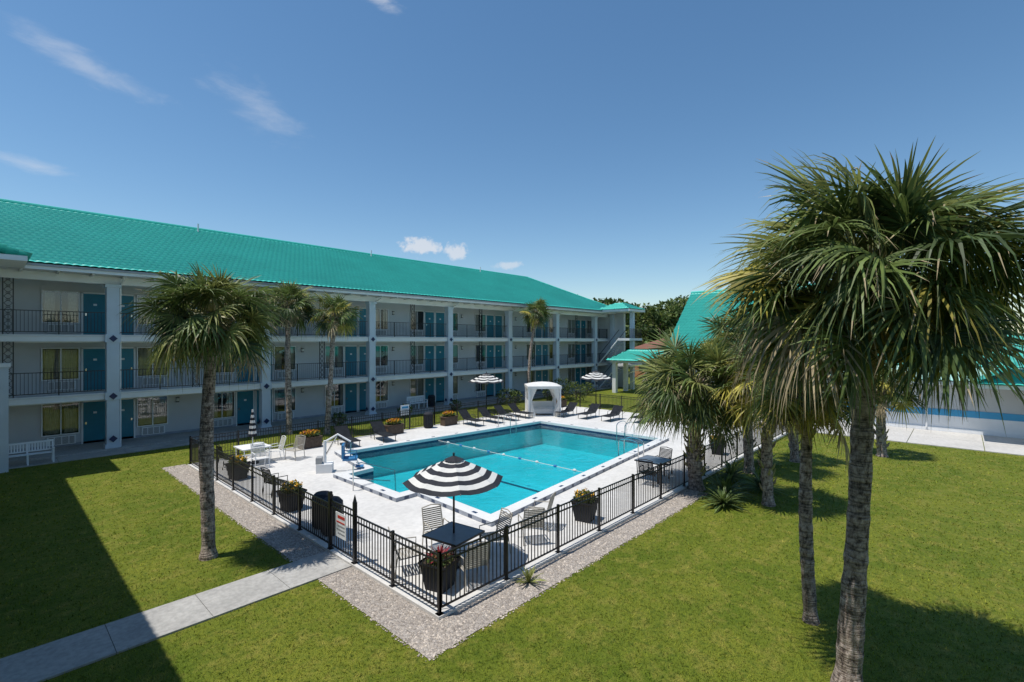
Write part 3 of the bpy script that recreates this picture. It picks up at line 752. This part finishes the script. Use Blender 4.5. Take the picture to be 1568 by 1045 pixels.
for (x,y,r,m_) in ((7.75,9.75,2.9,cm),(6.5,9.3,-2.0,cm),(8.55,8.5,1.3,cm),(7.15,7.8,-.3,cm),(10.6,8.7,.4,cm),(9.7,8.3,-.6,cm),(16.4,8.4,-1.4,cd),(18.1,8.7,1.5,cd),
                 (8.7,22.3,1.5,cw),(7.7,21.3,3.1,cw),(9.3,21.7,2.0,cm),(6.8,22.3,-1.5,cd),(6.7,17.2,-1.4,cd),(19.9,8.2,.3,cd)):
    inst(m_,'patio_chair',(x,y,.07),r)
def lounge():
    l=MB()
    for s in (-.33,.33):
        l.tube([(s,1.0,.34),(s,-.25,.34),(s,-.85,.85)],.022,M['iron'],6)
        for y in (.85,-.3,-.75): l.tube([(s,y,.33 if y>-.5 else .6),(s,y+.03,0)],.018,M['iron'],6)
        l.tube([(s,.1,.34),(s,.05,.55),(s,-.35,.58)],.016,M['iron'],6)
    l.tube([(-.33,1,.34),(.33,1,.34)],.02,M['iron'],6); l.tube([(-.33,-.85,.85),(.33,-.85,.85)],.02,M['iron'],6)
    l.box(-.31,-.24,.335,.31,.98,.35,M['sling'])
    l.face([(-.31,-.25,.35),(.31,-.25,.35),(.31,-.84,.85),(-.31,-.84,.85)],M['sling']); return l
lm=lounge().mesh('lounge')
for (x,y,r) in ((12.3,22.7,3.0),(14.3,22.6,3.0),(20.6,22.6,3.1),(22.2,22.5,3.1),(23.6,22.4,3.1),(27.6,20.3,1.6),(28.0,18.7,1.6),(28.2,17.0,1.6),(29.0,15.3,1.6),(25.0,22.4,3.1)):
    inst(lm,'lounge_chair',(x,y,.07),r)
def bench():
    b=MB(); W=.8
    for s in (-W,-.0,W):
        b.box(s-.03,-.22,0,s+.03,-.16,.9,M['white']); b.box(s-.03,.2,0,s+.03,.26,.42,M['white'])
    for s in (-W,W): b.box(s-.035,-.2,.6,s+.035,.28,.64,M['white']); b.box(s-.03,.2,.42,s+.03,.26,.6,M['white'])
    for k in range(5): b.box(-W,-.16+k*.085,.42,W,-.095+k*.085,.445,M['white'])
    b.box(-W-.03,-.23,.85,W+.03,-.17,.93,M['white']); b.box(-W,-.21,.5,W,-.17,.55,M['white'])
    for k in range(17): x=-W+.08+k*.09; b.box(x,-.2,.55,x+.05,-.18,.85,M['white'])
    return b
bm=bench().mesh('bench'); inst(bm,'white_bench',(1.2,29.3,.03),0+math.pi); inst(bm,'white_bench',(22.6,30.9,.1),math.pi)
def planter(kind,s=1,sq=True):
    p=MB(); h=.55*s; a,b_=.22*s,.30*s
    if sq:
        for (sx,sy,tx,ty) in ((-1,-1,1,-1),(1,-1,1,1),(1,1,-1,1),(-1,1,-1,-1)):
            p.face([(sx*a,sy*a,0),(tx*a,ty*a,0),(tx*b_,ty*b_,h),(sx*b_,sy*b_,h)],M['black'])
            p.face([(sx*b_,sy*b_,h),(tx*b_,ty*b_,h),(tx*b_*1.1,ty*b_*1.1,h+.0),(sx*b_*1.1,sy*b_*1.1,h)],M['black'])
            p.face([(sx*b_*1.1,sy*b_*1.1,h),(tx*b_*1.1,ty*b_*1.1,h),(tx*b_*1.1,ty*b_*1.1,h+.05),(sx*b_*1.1,sy*b_*1.1,h+.05)],M['black'])
    p.box(-b_,-b_,h-.05,b_,b_,h-.01,M['soil'])
    if kind=='red':
        rosette(p,(0,0,h),30,.55,.02,M['red'],rng,30,85); rosette(p,(0,0,h),14,.35,.02,M['lg'][2],rng,10,60); leafcloud(p,(0,0,h+.05),(.3,.3,.12),160,.05,[M['leafA'],M['leafC']],rng)
    else:
        leafcloud(p,(0,0,h+.1),(.32*s,.32*s,.2),260,.055,[M['leafA'],M['leafB'],M['leafC']],rng); leafcloud(p,(0,0,h+.2),(.33*s,.33*s,.15),110,.045,[M['yel']],rng)
        if kind=='tall': rosette(p,(0,0,h),24,.5,.02,M['lg'][2],rng,30,85)
    return p.mesh('planter')
pr=planter('red'); py=planter('yel'); pt=planter('tall')
inst(pr,'flower_planter',(6.55,8.15,.07),.3); inst(pt,'flower_planter',(6.45,15.3,.07),.1); inst(pt,'flower_planter',(11.9,8.1,.07),.2)
inst(pt,'flower_planter',(23,8.3,.07),.2); inst(pt,'flower_planter',(6.5,20.2,.07),.2)
def planter_box():
    p=MB()
    p.box(-.5,-.22,0,.5,.22,.5,M['wood']); 
    for k in range(7): p.box(-.51,-.235,.04+k*.065,.51,-.22,.075+k*.065,M['bark'])
    p.box(-.54,-.26,.5,.54,.26,.54,M['wood']); leafcloud(p,(0,0,.65),(.5,.24,.16),400,.06,[M['leafA'],M['leafC'],M['leafB']],rng); leafcloud(p,(0,0,.75),(.5,.24,.13),220,.05,[M['yel'],M['yel'],M['red']],rng); return p.mesh('pb')
pb=planter_box()
for (x,y) in ((10.8,23.5),(15.6,23.5),(19.6,23.5),(31,23.4)): inst(pb,'flower_planter_box',(x,y,.07),0)
def bin_():
    b=MB(); b.lathe([(.0,.0),(.22,0),(.26,.04),(.27,.78),(.29,.8),(.29,.85),(.2,.95),(.0,.97)],(0,0,0),M['black'],18)
    for k in range(18):
        a=k*math.pi/9; b.tube([(.275*math.cos(a),.275*math.sin(a),.05),(.285*math.cos(a),.285*math.sin(a),.78)],.012,M['iron'],4)
    return b.mesh('bin')
bn=bin_()
for (x,y) in ((6.4,12.6),(6.45,13.25),(18.1,23.6),(24.0,30.9)): inst(bn,'trash_bin',(x,y,.07))
# cabana
c=MB(); S=1.1
for sx in (-1,1):
    for sy in (-1,1):
        c.box(sx*S-.04,sy*S-.04,0,sx*S+.04,sy*S+.04,2.1,M['white'])
        n=14; rows=[(0,.30),(.5,.2),(1.05,.1),(1.5,.22),(2.05,.4)]
        for j in range(4):
            for q in range(n):
                P=[]
                for (jj,qq) in ((j,q),(j,q+1),(j+1,q+1),(j+1,q)):
                    a=2*math.pi*qq/n; z,r=rows[jj]; r*=(1 if qq%2 else .75); cx=sx*(S-.05-r*.6); cy=sy*(S-.05-r*.6)
                    P.append((cx+r*math.cos(a),cy+r*math.sin(a),z))
                c.face(P,M['wfab'])
n=8
for i in range(n):
    for j in range(n):
        def Z(u,v): return 2.1+.22*(1-(2*u-1)**2)**.7*(1-(2*v-1)**2)**.7
        u0,u1,v0,v1=i/n,(i+1)/n,j/n,(j+1)/n; X=lambda u:-1.18+2.36*u
        c.face([(X(u0),X(v0),Z(u0,v0)),(X(u1),X(v0),Z(u1,v0)),(X(u1),X(v1),Z(u1,v1)),(X(u0),X(v1),Z(u0,v1))],M['wfab'])
for (x0,y0,x1,y1) in ((-1.18,-1.19,1.18,-1.17),(-1.18,1.17,1.18,1.19),(-1.19,-1.18,-1.17,1.18),(1.17,-1.18,1.19,1.18)): c.box(x0,y0,1.92,x1,y1,2.1,M['wfab'])
c.box(-.8,-.5,.12,.8,.7,.42,M['wfab']); c.box(-.8,.55,.42,.8,.75,.85,M['wfab']); c.obj('white_cabana',None,(27.0,22.0,.07),-.75)
# pool lift
l=MB(); l.box(-.3,-.25,0,.3,.25,.35,M['white']); l.tube([(0,0,.35),(0,0,1.25)],.06,M['white'],10); l.tube([(0,0,1.2),(.5,-.1,1.5),(1.0,-.2,1.2)],.04,M['white'],8); l.tube([(0,.0,.6),(.45,-.1,1.42)],.03,M['steel'],8)
l.tube([(1.0,-.2,1.15),(1.0,-.2,.55)],.025,M['steel'],8)
l.box(.72,-.5,.5,1.26,.07,.58,M['bluep']); l.box(.68,-.5,.58,.76,.07,1.12,M['bluep']); l.box(1.2,-.4,.2,1.5,-.05,.23,M['bluep'])
for y in (-.48,.05): l.tube([(.74,y,.80),(1.2,y,.80),(1.22,y,.56)],.02,M['bluep'],6)
l.tube([(1.2,-.2,.53),(1.35,-.2,.22)],.02,M['steel'],6); l.box(-.32,-.2,.36,-.1,.2,.6,M['grille']); l.obj('pool_lift_chair',None,(9.2,18.7,.07),-.6)
# ---------------------------------------------------------------- light, sky, camera
sl=bpy.data.lights.new('sun','SUN'); sl.energy=4.3; sl.angle=rad(.5); sl.color=(1,.955,.88)
so=bpy.data.objects.new('sun',sl); so.rotation_euler=SUN.to_track_quat('-Z','Y').to_euler(); so.location=(-20,10,60); link(so)
W=bpy.data.worlds.new('World'); sc.world=W; W.use_nodes=True; nt=W.node_tree; nt.nodes.clear()
out=nd(nt,'ShaderNodeOutputWorld'); bg=nd(nt,'ShaderNodeBackground'); bg.inputs[1].default_value=.13
sky=nd(nt,'ShaderNodeTexSky'); sky.sky_type='NISHITA'; sky.sun_disc=False; sky.sun_elevation=rad(71.5); sky.sun_rotation=math.atan2(-.29,.165)%(2*math.pi)
sky.air_density=1.0; sky.dust_density=.25; sky.ozone_density=1.3
hs=nd(nt,'ShaderNodeHueSaturation'); hs.inputs['Saturation'].default_value=1.18; hs.inputs['Hue'].default_value=.495
nt.links.new(sky.outputs[0],hs.inputs['Color'])
tc=nd(nt,'ShaderNodeTexCoord'); sep=nd(nt,'ShaderNodeSeparateXYZ'); nt.links.new(tc.outputs['Generated'],sep.inputs[0])
az=nd(nt,'ShaderNodeMath',operation='ARCTAN2'); nt.links.new(sep.outputs[1],az.inputs[0]); nt.links.new(sep.outputs[0],az.inputs[1])
el=nd(nt,'ShaderNodeMath',operation='ARCSINE'); nt.links.new(sep.outputs[2],el.inputs[0])
cb=nd(nt,'ShaderNodeCombineXYZ'); nt.links.new(az.outputs[0],cb.inputs[0]); nt.links.new(el.outputs[0],cb.inputs[1])
def skynoise(rot,scale,stretch,det):
    mp2=nd(nt,'ShaderNodeMapping'); mp2.inputs['Scale'].default_value=(scale,scale*stretch,1); mp2.inputs['Rotation'].default_value=(0,0,rad(-rot)); nt.links.new(cb.outputs[0],mp2.inputs[0])
    no=nd(nt,'ShaderNodeTexNoise',Scale=1.0,Detail=float(det),Roughness=.62,Distortion=.3); nt.links.new(mp2.outputs[0],no.inputs['Vector']); return no.outputs[0]
nA=skynoise(0,45,1,5); nB=skynoise(20,14,3.0,7)
def cloud(a,e,sx,sy,rot,no,lo,hi,amt):
    mp=nd(nt,'ShaderNodeMapping',vector_type='TEXTURE'); mp.inputs['Location'].default_value=(rad(a),rad(e),0); mp.inputs['Rotation'].default_value=(0,0,rad(rot)); mp.inputs['Scale'].default_value=(rad(sx),rad(sy),1)
    nt.links.new(cb.outputs[0],mp.inputs[0])
    ln=nd(nt,'ShaderNodeVectorMath',operation='LENGTH'); nt.links.new(mp.outputs[0],ln.inputs[0])
    s1=nd(nt,'ShaderNodeMath',operation='SUBTRACT'); s1.inputs[0].default_value=1.0; nt.links.new(ln.outputs['Value'],s1.inputs[1])
    m1=nd(nt,'ShaderNodeMath',operation='MULTIPLY_ADD'); nt.links.new(s1.outputs[0],m1.inputs[0]); m1.inputs[1].default_value=.55; nt.links.new(no,m1.inputs[2])
    r=nd(nt,'ShaderNodeMapRange',interpolation_type='SMOOTHSTEP'); r.inputs[1].default_value=lo; r.inputs[2].default_value=hi; r.inputs[3].default_value=0; r.inputs[4].default_value=amt
    nt.links.new(m1.outputs[0],r.inputs[0]); return r.outputs[0]
cl=[cloud(53.4,10.8,2.9,1.6,0,nA,.60,.85,.72),cloud(49.3,10.4,1.9,1.3,0,nA,.60,.85,.68),cloud(43.2,8.9,2.4,.7,0,nA,.58,.9,.5),
    cloud(70.5,23,7,2.8,28,nB,.57,1.3,.32),cloud(84.5,23.2,8,1.5,14,nB,.55,1.25,.34),cloud(88,14.5,5,.9,8,nB,.55,1.2,.36),cloud(58.5,34.3,4,1.1,10,nB,.55,1.1,.5)]
acc=cl[0]
for q in cl[1:]:
    mm=nd(nt,'ShaderNodeMath',operation='MAXIMUM'); nt.links.new(acc,mm.inputs[0]); nt.links.new(q,mm.inputs[1]); acc=mm.outputs[0]
nt.links.new(mixcol(nt,acc,hs.outputs[0],(6.0,6.1,6.4,1)),bg.inputs[0]); 
nt.links.new(bg.outputs[0],out.inputs[0])
cam=bpy.data.cameras.new('camera'); cam.sensor_width=36; cam.lens=36*745/1568; cam.clip_end=3000; cam.clip_start=.05
co=bpy.data.objects.new('camera',cam); co.location=(0,0,5.3); co.rotation_euler=(rad(90),0,rad(42.77-90)); link(co); sc.camera=co
